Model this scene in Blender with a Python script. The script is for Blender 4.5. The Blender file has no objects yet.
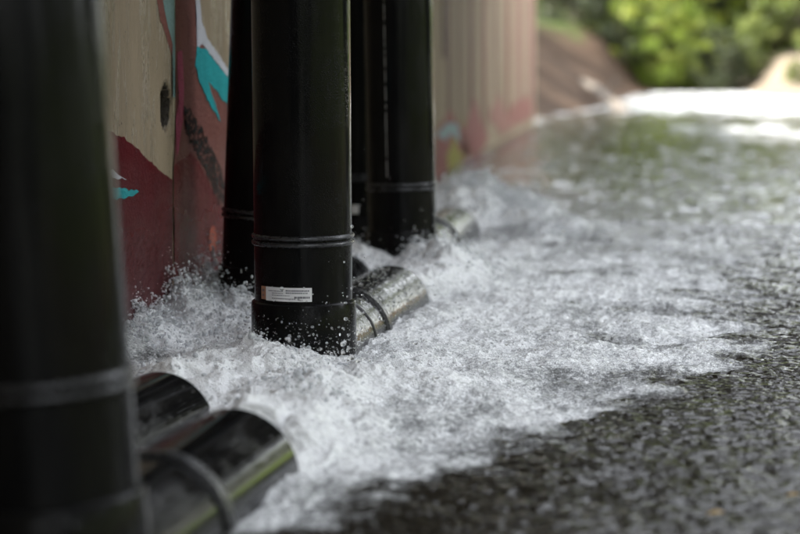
import bpy, bmesh, math, random
import numpy as np
from mathutils import Vector, Matrix, Euler
R = math.radians
random.seed(7)
rng = np.random.default_rng(11)
scene = bpy.context.scene
COL = scene.collection

# ------------------------------------------------------------------ camera
CAM_H = 1.2
F_PX = 85 / 36 * 800
CAM_ROT = Euler((R(90 - 6.10), 0, R(7.20)), 'XYZ')
cam_d = bpy.data.cameras.new('camera')
cam = bpy.data.objects.new('camera', cam_d)
COL.objects.link(cam)
cam.location = (0, 0, CAM_H)
cam.rotation_euler = CAM_ROT
cam_d.sensor_width = 36
cam_d.lens = 85
cam_d.clip_end = 2000
cam_d.dof.use_dof = True
cam_d.dof.focus_distance = 7.7
cam_d.dof.aperture_fstop = 1.35
scene.camera = cam
CM = CAM_ROT.to_matrix()

def ray(px, py):
    return CM @ Vector(((px - 400) / F_PX, (267 - py) / F_PX, -1))
def at_z(px, py, z=0.0):          # point of the level z seen at a place of the photograph
    d = ray(px, py); t = (z - CAM_H) / d.z
    return Vector((d.x * t, d.y * t, z))
def at_x(px, py, x):              # point of the plane X = x
    d = ray(px, py); t = x / d.x
    return Vector((x, d.y * t, CAM_H + d.z * t))
def at_y(px, py, y):
    d = ray(px, py); t = y / d.y
    return Vector((d.x * t, y, CAM_H + d.z * t))

# ------------------------------------------------------------------ helpers
def tag(o, label=None, cat=None, group=None, kind=None):
    if label: o['label'] = label
    if cat: o['category'] = cat
    if group: o['group'] = group
    if kind: o['kind'] = kind
    return o
def link(name, me, mat=None, parent=None, loc=None):
    o = bpy.data.objects.new(name, me)
    COL.objects.link(o)
    if mat is not None and me is not None: me.materials.append(mat)
    if parent is not None: o.parent = parent
    if loc is not None: o.location = loc
    return o
def empty(name, loc):
    return link(name, None, None, None, loc)
def mesh_np(name, V, Fq, smooth=True, attrs=None):
    """mesh from numpy vertices and equal-sided faces"""
    me = bpy.data.meshes.new(name)
    n, k = Fq.shape
    me.vertices.add(len(V)); me.loops.add(n * k); me.polygons.add(n)
    me.vertices.foreach_set('co', np.ascontiguousarray(V, dtype=np.float32).ravel())
    me.loops.foreach_set('vertex_index', np.ascontiguousarray(Fq, dtype=np.int32).ravel())
    me.polygons.foreach_set('loop_start', np.arange(0, n * k, k, dtype=np.int32))
    me.polygons.foreach_set('use_smooth', np.full(n, smooth, dtype=bool))
    for an, av in (attrs or {}).items():
        a = me.attributes.new(an, 'FLOAT', 'POINT')
        a.data.foreach_set('value', np.ascontiguousarray(av, dtype=np.float32))
    me.update(calc_edges=True)
    me.validate()
    return me
def mesh_py(name, V, Fs, smooth=False):
    me = bpy.data.meshes.new(name)
    me.from_pydata([tuple(v) for v in V], [], Fs)
    if smooth: me.polygons.foreach_set('use_smooth', [True] * len(me.polygons))
    me.update()
    return me
def bm_mesh(name, bm, smooth=False, autosmooth=None):
    me = bpy.data.meshes.new(name)
    bmesh.ops.recalc_face_normals(bm, faces=bm.faces)
    if smooth:
        for f in bm.faces: f.smooth = True
    if autosmooth:
        for e in bm.edges:
            if len(e.link_faces) == 2 and e.calc_face_angle(0) > autosmooth: e.smooth = False
    bm.to_mesh(me); bm.free()
    return me
def tube_bm(bm, path, radii, seg=10, cap=True):
    prev = None
    rings = []
    for i, p in enumerate(path):
        p = Vector(p)
        a = Vector(path[max(0, i - 1)]); b = Vector(path[min(len(path) - 1, i + 1)])
        t = (b - a).normalized()
        u = t.cross(Vector((0.31, 0.17, 0.93)))
        if u.length < 1e-3: u = t.cross(Vector((1, 0, 0)))
        u.normalize(); v = t.cross(u)
        rings.append([bm.verts.new(p + (u * math.cos(2 * math.pi * k / seg) + v * math.sin(2 * math.pi * k / seg)) * radii[i]) for k in range(seg)])
    for r0, r1 in zip(rings, rings[1:]):
        for k in range(seg):
            bm.faces.new((r0[k], r0[(k + 1) % seg], r1[(k + 1) % seg], r1[k]))
    if cap:
        bm.faces.new(rings[0]); bm.faces.new(rings[-1])
def lathe(name, origin, axis, profile, seg=96):
    """surface of revolution: profile = [(distance along the axis, radius)]"""
    bm = bmesh.new()
    t = Vector(axis).normalized()
    u = t.cross(Vector((0, 1, 0)) if abs(t.y) < .7 else Vector((0, 0, 1))).normalized(); v = t.cross(u)
    rings = []
    for s, r in profile:
        c = Vector(origin) + t * s
        rings.append([bm.verts.new(c + (u * math.cos(2 * math.pi * k / seg) + v * math.sin(2 * math.pi * k / seg)) * r) for k in range(seg)])
    for r0, r1 in zip(rings, rings[1:]):
        for k in range(seg):
            bm.faces.new((r0[k], r0[(k + 1) % seg], r1[(k + 1) % seg], r1[k]))
    return bm_mesh(name, bm, True, R(28))

# ------------------------------------------------------------------ numpy noise
_perm = np.random.default_rng(5).permutation(512)
_ang = np.random.default_rng(6).random(512) * 2 * np.pi
_gx, _gy = np.cos(_ang), np.sin(_ang)
def perlin(x, y, seed=0):
    xi = np.floor(x).astype(np.int64); yi = np.floor(y).astype(np.int64)
    fx = x - xi; fy = y - yi
    def g(ix, iy, dx, dy):
        h = _perm[(_perm[(ix + seed * 37) & 511] + iy) & 511]
        return _gx[h] * dx + _gy[h] * dy
    u = fx * fx * fx * (fx * (fx * 6 - 15) + 10); v = fy * fy * fy * (fy * (fy * 6 - 15) + 10)
    a = g(xi, yi, fx, fy); b = g(xi + 1, yi, fx - 1, fy)
    c = g(xi, yi + 1, fx, fy - 1); d = g(xi + 1, yi + 1, fx - 1, fy - 1)
    return 1.5 * ((a * (1 - u) + b * u) * (1 - v) + (c * (1 - u) + d * u) * v)
def fbm(x, y, wl, octs, seed=0, gain=.5):
    s = 0; a = 1; t = 0
    for o in range(octs):
        s = s + a * perlin(x / wl, y / wl, seed + o); t += a
        a *= gain; wl *= .5
    return s / t
def sstep(a, b, x):
    t = np.clip((x - a) / (b - a), 0, 1)
    return t * t * (3 - 2 * t)
def sdist(X, Y, poly):
    """signed distance to a polygon, positive inside"""
    P = np.array(poly); d2 = np.full(X.shape, 1e9); inside = np.zeros(X.shape, bool)
    for (x0, y0), (x1, y1) in zip(P, np.roll(P, -1, 0)):
        ex, ey = x1 - x0, y1 - y0
        t = np.clip(((X - x0) * ex + (Y - y0) * ey) / (ex * ex + ey * ey + 1e-12), 0, 1)
        d2 = np.minimum(d2, (X - x0 - t * ex) ** 2 + (Y - y0 - t * ey) ** 2)
        c = ((y0 > Y) != (y1 > Y)) & (X < (x1 - x0) * (Y - y0) / (y1 - y0 + 1e-12) + x0)
        inside ^= c
    return np.where(inside, 1, -1) * np.sqrt(d2)

# ------------------------------------------------------------------ materials
class NT:
    def __init__(s, name):
        s.m = bpy.data.materials.new(name); s.m.use_nodes = True
        s.t = s.m.node_tree; s.n = s.t.nodes
        s.b = s.n['Principled BSDF']; s.out = s.n['Material Output']
        s.co = s.n.new('ShaderNodeTexCoord')
    def L(s, a, b): s.t.links.new(a, b)
    def new(s, kind, **kw):
        n = s.n.new(kind)
        for k, v in kw.items():
            if k in n.inputs: 
                if hasattr(v, 'is_linked'): s.L(v, n.inputs[k])
                else: n.inputs[k].default_value = v
            else: setattr(n, k, v)
        return n
    def map(s, scale=(1, 1, 1), src=None):
        m = s.new('ShaderNodeMapping'); m.inputs['Scale'].default_value = scale
        s.L(src or s.co.outputs['Object'], m.inputs['Vector']); return m.outputs['Vector']
    def noise(s, scale, detail=4, rough=.55, vec=None, dist=0):
        n = s.new('ShaderNodeTexNoise', Scale=scale, Detail=detail, Roughness=rough, Distortion=dist)
        s.L(vec or s.co.outputs['Object'], n.inputs['Vector']); return n.outputs['Fac']
    def voro(s, scale, vec=None, feature='F1', rnd=1.0):
        n = s.new('ShaderNodeTexVoronoi', Scale=scale, Randomness=rnd); n.feature = feature
        s.L(vec or s.co.outputs['Object'], n.inputs['Vector']); return n.outputs['Distance']
    def ramp(s, fac, stops, interp='LINEAR'):
        r = s.new('ShaderNodeValToRGB'); r.color_ramp.interpolation = interp
        el = r.color_ramp.elements
        while len(el) < len(stops): el.new(.5)
        for e, (p, c) in zip(el, stops):
            e.position = p; e.color = (c, c, c, 1) if isinstance(c, (int, float)) else (*c, 1)
        s.L(fac, r.inputs['Fac']); return r.outputs['Color']
    def math(s, op, a, b=None, c=None, clamp=False):
        n = s.new('ShaderNodeMath'); n.operation = op; n.use_clamp = clamp
        for i, v in enumerate((a, b, c)):
            if v is None: continue
            if hasattr(v, 'is_linked'): s.L(v, n.inputs[i])
            else: n.inputs[i].default_value = v
        return n.outputs[0]
    def mix(s, fac, a, b):
        n = s.new('ShaderNodeMix'); n.data_type = 'RGBA'
        for i, v in ((0, fac), (6, a), (7, b)):
            if hasattr(v, 'is_linked'): s.L(v, n.inputs[i])
            elif i == 0: n.inputs[0].default_value = v
            else: n.inputs[i].default_value = (*v, 1)
        return n.outputs[2]
    def bump(s, h, strength=.5, dist=.01, normal=None):
        n = s.new('ShaderNodeBump', Strength=strength, Distance=dist)
        s.L(h, n.inputs['Height'])
        if normal is not None: s.L(normal, n.inputs['Normal'])
        return n.outputs['Normal']
    def set(s, **kw):
        for k, v in kw.items():
            k = k.replace('_', ' ')
            if hasattr(v, 'is_linked'): s.L(v, s.b.inputs[k])
            elif isinstance(v, tuple): s.b.inputs[k].default_value = (*v, 1)
            else: s.b.inputs[k].default_value = v
        return s.m

def mat_pipe(name, wet=0.0, streak_axis='z', spec=.085, bd=.0025, bs=.45, r0=.09, r1=.20, rs=55):
    """black polyethylene: fine water beads and smears on a glossy skin"""
    t = NT(name)
    sc = (1, 1, .22) if streak_axis == 'z' else (1, .25, 1)
    smear = t.noise(9, 5, .6, t.map(sc))
    dust = t.noise(60, 3, .6)
    col = t.mix(t.ramp(smear, [(.45, 0), (.8, 1)]), (.005, .005, .0052), (.011, .0105, .010))
    rough = t.ramp(smear, [(.3, r0), (.75, r1)])
    spots = t.ramp(t.voro(38), [(.05, 1), (.10, 0)])
    col = t.mix(t.math('MULTIPLY', spots, t.ramp(t.noise(3.5, 4), [(.50, 0), (.65, .7)])), col, (.035, .033, .03))
    beads = t.voro(150)
    bm = t.ramp(beads, [(0, 1), (.28, .55), (.42, 0)])
    where = t.ramp(t.noise(5, 3), [(.42, 0), (.62, 1)])
    h = t.math('MULTIPLY', bm, where)
    if wet:
        run = t.noise(rs, 3, .6, t.map((1, 1, .35) if streak_axis == 'z' else (.55, 1, .55)), 1.0)
        h = t.math('ADD', t.math('MULTIPLY', h, .8), t.math('MULTIPLY', run, wet))
    n = t.bump(h, bs, bd)
    return t.set(Base_Color=col, Roughness=rough, IOR=1.5, Specular_IOR_Level=spec, Normal=n)
M_PIPE = mat_pipe('black_pipe')
M_OUT = mat_pipe('black_outlet', .6, 'y', .42, .002, .3, .05, .13, 40)
M_OUTWET = mat_pipe('black_outlet_running_wet', 2.0, 'y', .4, .004, .28, .03, .07, 30)
t = NT('black_rim')
M_RIM = t.set(Base_Color=(.02, .02, .021), Roughness=t.ramp(t.noise(40, 4), [(.3, .18), (.7, .4)]), Normal=t.bump(t.noise(70, 4), .5, .003))

t = NT('sticker_white'); M_STK = t.set(Base_Color=t.mix(t.noise(40, 4), (.62, .61, .62), (.75, .74, .74)), Roughness=.35)
t = NT('sticker_orange'); M_STKO = t.set(Base_Color=t.mix(t.noise(60, 3), (.35, .16, .09), (.45, .24, .15)), Roughness=.4)
t = NT('sticker_ink'); M_INK = t.set(Base_Color=t.mix(t.noise(300, 2), (.06, .06, .07), (.16, .16, .18)), Roughness=.5)
t = NT('printed_line'); M_PRINT = t.set(Base_Color=t.mix(t.ramp(t.noise(26, 2, .5, t.map((.01, .01, 1))), [(.44, 0), (.48, 1)]), (.014, .014, .014), (.30, .29, .27)), Roughness=.4)

def mat_concrete(name, c0, c1, wet=.5):
    t = NT(name)
    big = t.noise(1.1, 6, .6, t.map((1, 1, .3)))
    fine = t.noise(35, 6, .65)
    col = t.mix(t.ramp(big, [(.3, 0), (.7, 1)]), c0, c1)
    streak = t.ramp(t.noise(5, 5, .7, t.map((1, 1, .05))), [(.50, 0), (.72, 1)])
    col = t.mix(t.math('MULTIPLY', streak, .4), col, tuple(v * .45 for v in c0))
    pit = t.ramp(t.voro(16, t.map((1, 1, .7))), [(.05, 1), (.085, 0)])
    pitm = t.math('MULTIPLY', pit, t.ramp(t.noise(3, 3), [(.45, 0), (.55, 1)]))
    col = t.mix(pitm, col, tuple(v * .12 for v in c0))
    col = t.mix(t.math('MULTIPLY', t.ramp(fine, [(.45, 0), (.75, 1)]), .35), col, tuple(v * .6 for v in c1))
    # damp runs: glossier where water has trickled
    run = t.noise(11, 5, .7, t.map((1, 1, .12)), .6)
    sx = t.new('ShaderNodeSeparateXYZ'); t.L(t.co.outputs['Object'], sx.inputs[0])
    nearm = t.ramp(t.math('DIVIDE', sx.outputs['Y'], 40), [(.28, 1), (.40, 0)])
    fl2 = t.ramp(t.voro(46, t.map((1, .5, .6))), [(.10, 1), (.17, 0)])
    fl2 = t.math('MULTIPLY', fl2, t.ramp(t.noise(4, 4), [(.48, 0), (.60, .8)]))
    col = t.mix(fl2, col, tuple(v * .18 for v in c0))
    drip = t.ramp(t.noise(16, 5, .7, t.map((1, .6, .10)), .8), [(.52, 0), (.60, 1)])
    wetm = t.math('MULTIPLY', t.math('MULTIPLY', drip, nearm), 1.0 if wet else 0.0)
    damp_shade = t.math('MULTIPLY', nearm, t.ramp(t.noise(1.6, 5), [(.25, .55), (.75, .95)]))
    if wet: col = t.mix(damp_shade, col, t.mix(.42, col, (.02, .018, .015)))      # near stretch darkened: splash damp plus shade painted in
    spec = t.math('ADD', .08, t.math('MULTIPLY', wetm, .8))
    rough = t.math('SUBTRACT', .75, t.math('MULTIPLY', wetm, .55))
    h = t.math('ADD', t.math('MULTIPLY', fine, .5), t.math('SUBTRACT', t.math('MULTIPLY', run, 1.2), pitm))
    return t.set(Base_Color=col, Roughness=rough, Specular_IOR_Level=spec, Normal=t.bump(t.math('ADD', h, t.math('MULTIPLY', drip, .8)), .7, .009))
M_WALL = mat_concrete('old_concrete', (.29, .225, .150), (.41, .325, .220), .32)
M_DECK = mat_concrete('deck_concrete', (.09, .085, .08), (.14, .135, .125), .0)

def mat_paint(name, c, wet=.45, var=.25, drip=.0):
    t = NT(name)
    v = t.noise(7, 6, .65, t.map((1, 1, .35)))
    col = t.mix(t.ramp(v, [(.3, 0), (.72, 1)]), c, tuple(x * (1 - var) + .0 for x in c))
    fleck = t.ramp(t.noise(45, 5, .7), [(.60, 0), (.74, 1)])
    col = t.mix(t.math('MULTIPLY', fleck, .14), col, (.20, .17, .15))
    speck = t.ramp(t.voro(44, t.map((1, .5, .7))), [(.10, 1), (.18, 0)])
    col = t.mix(t.math('MULTIPLY', speck, t.ramp(t.noise(5, 4), [(.45, 0), (.6, .8)])), col, (.02, .016, .014))
    run = t.noise(34, 5, .7, t.map((1, .45, .8)), 1.2)
    sx = t.new('ShaderNodeSeparateXYZ'); t.L(t.co.outputs['Object'], sx.inputs[0])
    low = t.math('MULTIPLY', t.ramp(t.math('ADD', t.math('DIVIDE', sx.outputs['Z'], 1.5), t.math('MULTIPLY', t.noise(3, 3), .3)), [(.40, 1), (.72, 0)]), 1.0 if wet else 0.0)
    rough = t.math('SUBTRACT', .62, t.math('MULTIPLY', low, .44))
    h = t.math('ADD', run, t.math('MULTIPLY', t.noise(90, 3, .6, t.map((1, .5, 1))), .4))
    return t.set(Base_Color=col, Roughness=rough, Specular_IOR_Level=t.math('ADD', .06, t.math('MULTIPLY', low, .2)), Normal=t.bump(h, .75, .014 if wet else .003))

# water and foam share one material; foam is white where the froth attribute says there are bubbles
t = NT('stream_water')
fa = t.new('ShaderNodeAttribute'); fa.attribute_name = 'froth'
f = fa.outputs['Fac']
pos = t.co.outputs['Object']
g1 = t.noise(42, 4, .72, pos, .3)
g2 = t.noise(150, 3, .7, pos)
grain = t.math('ADD', t.math('MULTIPLY', t.math('SUBTRACT', g1, .5), 1.5), t.math('MULTIPLY', t.math('SUBTRACT', g2, .5), 1.2))
br = t.math('MULTIPLY', grain, t.math('ADD', .34, t.math('MULTIPLY', f, 1.3, None, True)))
fb = t.math('ADD', f, br)
aer = t.ramp(t.math('ADD', f, t.math('MULTIPLY', br, .35)), [(.22, 0), (.58, 1)], 'EASE')      # clouded, aerated water
cov = t.ramp(fb, [(.34, 0), (.88, 1)], 'EASE')                                              # bubbles lying on it
col = t.mix(aer, (.016, .0135, .0095), t.mix(t.noise(7, 4), (.30, .31, .315), (.46, .47, .475)))
speck = t.ramp(t.noise(62, 4, .65, t.map((.45, .8, 1)), .6), [(.57, 0), (.72, .6)])
cov = t.math('MAXIMUM', cov, t.math('MULTIPLY', speck, t.ramp(f, [(.04, 0), (.24, 1)])))
col = t.mix(cov, col, (.90, .905, .905))
rough = t.ramp(cov, [(0, .04), (1, .12)])
bub = t.voro(85, pos, 'SMOOTH_F1'); bub2 = t.voro(210, pos)
hb = t.math('ADD', t.math('MULTIPLY', t.math('SUBTRACT', 1, bub), .5), t.math('ADD', t.math('MULTIPLY', t.math('SUBTRACT', 1, bub2), .45), t.math('MULTIPLY', g1, .8)))
hb = t.math('MULTIPLY', hb, t.math('ADD', .09, t.math('MULTIPLY', aer, .91)))
n = t.bump(hb, .8, .012)
M_WATER = t.set(Base_Color=col, Roughness=rough, IOR=1.33, Normal=n)

t = NT('froth_blobs'); M_FROTH = t.set(Base_Color=t.mix(t.noise(14, 4), (.70, .73, .75), (.84, .85, .86)), Roughness=.08, IOR=1.33, Transmission_Weight=.5, Normal=t.bump(t.noise(170, 3), .4, .003))
t = NT('droplet_white'); M_DROP = t.set(Base_Color=(.93, .94, .95), Roughness=.03, IOR=1.33, Transmission_Weight=.86)
t = NT('droplet_clear'); M_CLEAR = t.set(Base_Color=(1, 1, 1), Roughness=0.0, IOR=1.33, Transmission_Weight=1.0)

t = NT('dirt')
pos = t.co.outputs['Object']
zz = t.new('ShaderNodeSeparateXYZ'); t.L(pos, zz.inputs[0])
n1 = t.noise(.9, 7, .65); n2 = t.noise(7, 6, .7)
dirt = t.mix(t.ramp(n1, [(.35, 0), (.65, 1)]), (.034, .020, .012), (.064, .040, .026))
dirt = t.mix(t.math('MULTIPLY', t.ramp(n2, [(.4, 0), (.7, 1)]), .5), dirt, (.10, .075, .055))
sand = t.mix(t.ramp(n1, [(.35, 0), (.65, 1)]), (.10, .080, .058), (.165, .135, .102))
dirt = t.mix(t.ramp(t.math('DIVIDE', zz.outputs['X'], 20), [(.14, 0), (.20, 1)]), dirt, t.mix(t.ramp(t.math('DIVIDE', zz.outputs['Y'], 100), [(.52, 0), (.62, 1)]), dirt, sand))
green = t.mix(t.noise(.6, 5), (.045, .07, .02), (.09, .11, .035))
gm = t.math('ADD', t.math('ADD', t.math('MULTIPLY', zz.outputs['Z'], .25), t.math('SUBTRACT', n1, 1.1)), t.math('MULTIPLY', t.ramp(t.math('DIVIDE', zz.outputs['Y'], 100), [(.36, 1), (.42, 0)]), .6))
col = t.mix(t.ramp(gm, [(.0, 0), (.18, 1)]), dirt, green)
M_DIRT = t.set(Base_Color=col, Roughness=.9, Specular_IOR_Level=.1, Normal=t.bump(n2, .8, .06))

def mat_leaf(name, c0, c1, c2):
    t = NT(name)
    at = t.new('ShaderNodeAttribute'); at.attribute_name = 'tint'
    col = t.ramp(at.outputs['Fac'], [(0, c0), (.5, c1), (1, c2)])
    oi = t.new('ShaderNodeObjectInfo')
    hs = t.new('ShaderNodeHueSaturation', Saturation=1.0)
    t.L(t.math('ADD', t.math('MULTIPLY', oi.outputs['Random'], .45), 1.0), hs.inputs['Value'])
    t.L(col, hs.inputs['Color'])
    t.set(Base_Color=hs.outputs['Color'], Roughness=.5)
    tr = t.new('ShaderNodeBsdfTranslucent'); t.L(hs.outputs['Color'], tr.inputs['Color'])
    mx = t.new('ShaderNodeMixShader'); mx.inputs[0].default_value = .45
    t.L(t.b.outputs[0], mx.inputs[1]); t.L(tr.outputs[0], mx.inputs[2]); t.L(mx.outputs[0], t.out.inputs['Surface'])
    return t.m
M_LEAF = [mat_leaf('leaf_dark', (.019, .024, .011), (.028, .036, .015), (.05, .058, .022)),
          mat_leaf('leaf_mid', (.060, .085, .022), (.105, .135, .030), (.17, .18, .05)),
          mat_leaf('leaf_yellow', (.10, .16, .018), (.17, .22, .026), (.26, .27, .04))]
t = NT('bark'); M_BARK = t.set(Base_Color=t.mix(t.noise(6, 6, .7, t.map((1, 1, .2))), (.06, .045, .032), (.15, .12, .09)), Roughness=.9, Normal=t.bump(t.noise(12, 6, .7, t.map((1, 1, .2))), .9, .03))
t = NT('dead_wood'); M_LOG = t.set(Base_Color=t.mix(t.noise(5, 6, .7), (.07, .058, .046), (.13, .11, .09)), Roughness=.85, Normal=t.bump(t.noise(14, 6), .7, .02))
t = NT('dry_leaf'); M_DRY = t.set(Base_Color=t.mix(t.noise(60, 4), (.22, .12, .025), (.32, .21, .05)), Roughness=.45)

# ------------------------------------------------------------------ pipes
PR = .20                                    # pipe radius (400 mm pipe)
Z1, Z2 = .497, .246                          # weld bead and coupling lip above the water
WALL_X = -2.14
PIPES = []
def build_pipe(base, lean, az, length, label, cz=-.02, wet=False, sticker=None, printed=False, collar=(.62, .50), out_r=PR):
    """riser standing in the stream with a socket at its foot and a level outlet branch"""
    root = empty('drain_pipe', (base[0], base[1], 0))
    tag(root, label, 'drain pipe', 'black drain pipes along the wall')
    ax = Vector((math.sin(lean[0]), math.sin(lean[1]), 1)).normalized()
    mid = Vector((0, 0, 0))
    org = -ax * .0
    r = PR
    link('riser', lathe('riser', org, ax, [(Z2 - .05, r), (Z1 - .02, r), (Z1 + .02, r), (2.2, r), (3.6, r), (4.735, r)]), M_PIPE, root)
    b = []
    for dz in (-.013, .013):
        for k in range(7):
            a = math.pi * k / 6
            b.append((Z1 + dz - .011 * math.cos(a), r - .002 + .013 * math.sin(a)))
    link('weld_bead', lathe('weld_bead', org, ax, b), M_RIM, root)
    R2 = .216
    link('base_socket', lathe('base_socket', org, ax, [(-.6, R2), (Z2 - .14, R2), (Z2 - .012, R2 - .001), (Z2 - .005, R2 - .004), (Z2, R2 - .011), (Z2 + .002, r + .001)]), M_PIPE, root)
    d = Vector((math.sin(az), math.cos(az), 0))
    o0 = Vector((0, 0, cz))
    t_ = .019
    q = out_r
    prof = [(.05, q), (length - .25, q), (length - .006, q), (length, q - .005), (length, q - t_ + .003), (length - .006, q - t_), (.25, q - t_)]
    out = link('outlet', lathe('outlet', o0, d, prof, 120), M_OUTWET if wet else M_OUT, root)
    for i, s in enumerate(collar):
        w = .03 if i == 0 else .012
        hgt = .014 if i == 0 else .006
        link('collar', lathe('collar', o0, d, [(s - w, q - .002), (s - w + .004, q + hgt), (s + w - .004, q + hgt), (s + w, q - .002)], 120), M_RIM, out)
    if sticker:
        a0, a1, zc, hh = sticker
        # a curved label; angle 0 faces the camera
        face = math.atan2(-base[0], -base[1])           # direction to the camera, measured from +Y to +X
        def patch(nm, u0, u1, v0, v1, off, mat, par):
            V, Fc = [], []
            n = max(2, int(abs(u1 - u0) * 60))
            for i in range(n + 1):
                aa = a0 + (a1 - a0) * (u0 + (u1 - u0) * i / n)
                th = face - aa
                for vv in (v0, v1):
                    z = zc - hh / 2 + hh * vv - .0
                    V.append(ax * z + Vector((math.sin(th), math.cos(th), 0)) * (r + off))
            for i in range(n): Fc.append((2 * i, 2 * i + 2, 2 * i + 3, 2 * i + 1))
            return link(nm, mesh_py(nm, V, Fc, True), mat, par)
        if sticker[0] < -.5:
            st = patch('sticker', .135, 1, 0, 1, .0022, M_STK, root)
            patch('sticker_tab', 0, .13, .05, 1, .0018, M_STKO, root)['label'] = 'brownish orange end of the sticker'
            ink = []
            bars = [(.20, .50, .70, .76), (.55, .96, .74, .84), (.55, .93, .58, .66), (.28, .50, .55, .60), (.28, .62, .40, .45),
                    (.28, .72, .17, .23), (.70, .97, .24, .38), (.76, .84, .09, .14), (.04, .09, .3, .42), (.035, .10, .62, .8)]
            # unreadably small print, kept as short dark rows
            for (u0, u1, v0, v1) in bars:
                u = u0
                while u < u1 - .005:
                    w = random.uniform(.012, .035)
                    ink.append((u, min(u + w, u1), v0, v1)); u += w + random.uniform(.004, .010)
            V, Fc = [], []
            for (u0, u1, v0, v1) in ink:
                k = len(V)
                for uu, vv in ((u0, v0), (u1, v0), (u1, v1), (u0, v1)):
                    aa = a0 + (a1 - a0) * uu; th = face - aa
                    V.append(ax * (zc - hh / 2 + hh * vv) + Vector((math.sin(th), math.cos(th), 0)) * (r + .0032))
                Fc.append((k, k + 1, k + 2, k + 3))
            link('sticker_print', mesh_py('sticker_print', V, Fc), M_INK, st)
        else:
            patch('sticker', 0, 1, 0, 1, .0022, M_STK, root)
    if printed:
        th = math.atan2(-base[0], -base[1]) - printed
        V, Fc = [], []
        for k in range(76):
            for dt in (-.012, .012):
                V.append(ax * (Z1 + .06 + k * .05) + Vector((math.sin(th + dt), math.cos(th + dt), 0)) * (r + .0015))
        for k in range(75): Fc.append((2 * k, 2 * k + 1, 2 * k + 3, 2 * k + 2))
        link('printed_line', mesh_py('printed_line', V, Fc), M_PRINT, root)['label'] = 'faint pale dashed line printed up the pipe'
    PIPES.append((base, az, length, cz))
    return root

def base_at(px, y_world, py=235):
    p = at_y(px, py, y_world); return (p.x, p.y)
p1 = base_at(56, 4.05, 440); p2 = base_at(303.5, 7.58); p2b = base_at(261, 8.87); p3 = base_at(403, 11.0); p3a = base_at(357, 11.9)
p1b = (-1.80, 4.95)
def outlet_to(base, mouth):
    dx, dy = mouth[0] - base[0], mouth[1] - base[1]
    return math.atan2(dx, dy), math.hypot(dx, dy)
def mouth_at(px, y_world): 
    p = at_y(px, 300, y_world); return (p.x, p.y)
mA = mouth_at(233, 5.40); mA2 = mouth_at(160, 6.25); mB = mouth_at(391, 9.45); mB2 = mouth_at(341, 10.55); mC = mouth_at(452, 13.1); mC2 = (p3a[0] + .12, 13.6)
MOUTHS = [mA, mA2, mB, mB2, mC, mC2]
for base, mo, lean, lab, kw in (
    (p1, mA, (-.062, 0), 'black drain pipe nearest the camera, large and blurred, its wide outlet in the bottom corner', dict(collar=(.66,), cz=-.008)),
    (p1b, mA2, (0, 0), 'black drain pipe hidden behind the nearest one, only its green-glinting outlet showing by the wall', dict(cz=-.045)),
    (p2, mB, (-.004, 0), 'sharp black drain pipe with a white sticker above the splashing foam', dict(cz=-.01, wet=True, sticker=(-1.0, .165, .287, .056), collar=(.80, .52))),
    (p2b, mB2, (.045, 0), 'slanting black drain pipe against the graffiti, half hidden behind the stickered pipe', dict(cz=-.06)),
    (p3, mC, (-.018, 0), 'farther black drain pipe with a pale dashed line, a short green-glinting outlet beside it', dict(cz=.02, printed=-.42, collar=(1.05, .9))),
    (p3a, mC2, (0, 0), 'farthest black drain pipe by the wall, a dark strip between two nearer pipes', dict(sticker=(-.28, .05, .30, .055)))):
    az, ln = outlet_to(base, mo)
    build_pipe(base, lean, az, ln, lab, **kw)

# ------------------------------------------------------------------ wall with graffiti
WY0, WY1 = -6.0, at_x(535, 110, WALL_X).y
JOINT_Y = at_x(173, 150, WALL_X).y
hole_c = at_x(165.5, 107, WALL_X)
ys = np.unique(np.concatenate([np.linspace(WY0, 6.6, 30), np.arange(6.6, 11.2, .016), np.linspace(11.2, WY1, 70), JOINT_Y + np.array([-.014, -.009, 0, .009, .014])]))
zs = np.unique(np.concatenate([[-.6], np.arange(-.1, 1.75, .018), np.linspace(1.75, 4.30, 30)]))
YY, ZZ = np.meshgrid(ys, zs, indexing='ij')
ZZ = np.where((YY > 27.2) & (ZZ > 1.75), 1.75 + (ZZ - 1.75) * (3.2 - 1.75) / (4.30 - 1.75), ZZ)
XX = np.full(YY.shape, WALL_X) + .0015 * fbm(YY, ZZ, .25, 4, 3)
near = (YY > 6.6) & (YY < 11.2)
gj = np.exp(-((YY - JOINT_Y) / .010) ** 2) * .018 * (ZZ < 2.2) * (.6 + .4 * perlin(YY * 0, ZZ / .1, 4))
eh = ((YY - hole_c.y) / .095) ** 2 + ((ZZ - hole_c.z) / .098) ** 2 + .35 * fbm(YY, ZZ, .07, 3, 9)
hole = sstep(1.12, .85, eh) * (.24 + .05 * fbm(YY, ZZ, .05, 3, 2))
XX -= np.where(near, gj + hole, 0)
ny, nz = YY.shape
V = np.stack([XX, YY, ZZ], -1).reshape(-1, 3)
idx = np.arange(ny * nz).reshape(ny, nz)
Fq = np.stack([idx[:-1, :-1], idx[1:, :-1], idx[1:, 1:], idx[:-1, 1:]], -1).reshape(-1, 4)
k = len(V)
bx = WALL_X - .5
V = np.vstack([V, [[bx, WY0, -.6], [bx, WY1, -.6], [bx, WY1, 3.2], [bx, WY0, 4.30]], [[WALL_X, WY1, -.6], [WALL_X, WY1, 3.2], [WALL_X, WY0, -.6], [WALL_X, WY0, 4.30]]])
Fq = np.vstack([Fq, [[k, k + 3, k + 2, k + 1], [k + 1, k + 2, k + 5, k + 4], [k, k + 6, k + 7, k + 3], [k + 3, k + 7, k + 5, k + 2]]])
wall = link('concrete_wall', mesh_np('concrete_wall', V, Fq, True), M_WALL)
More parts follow.
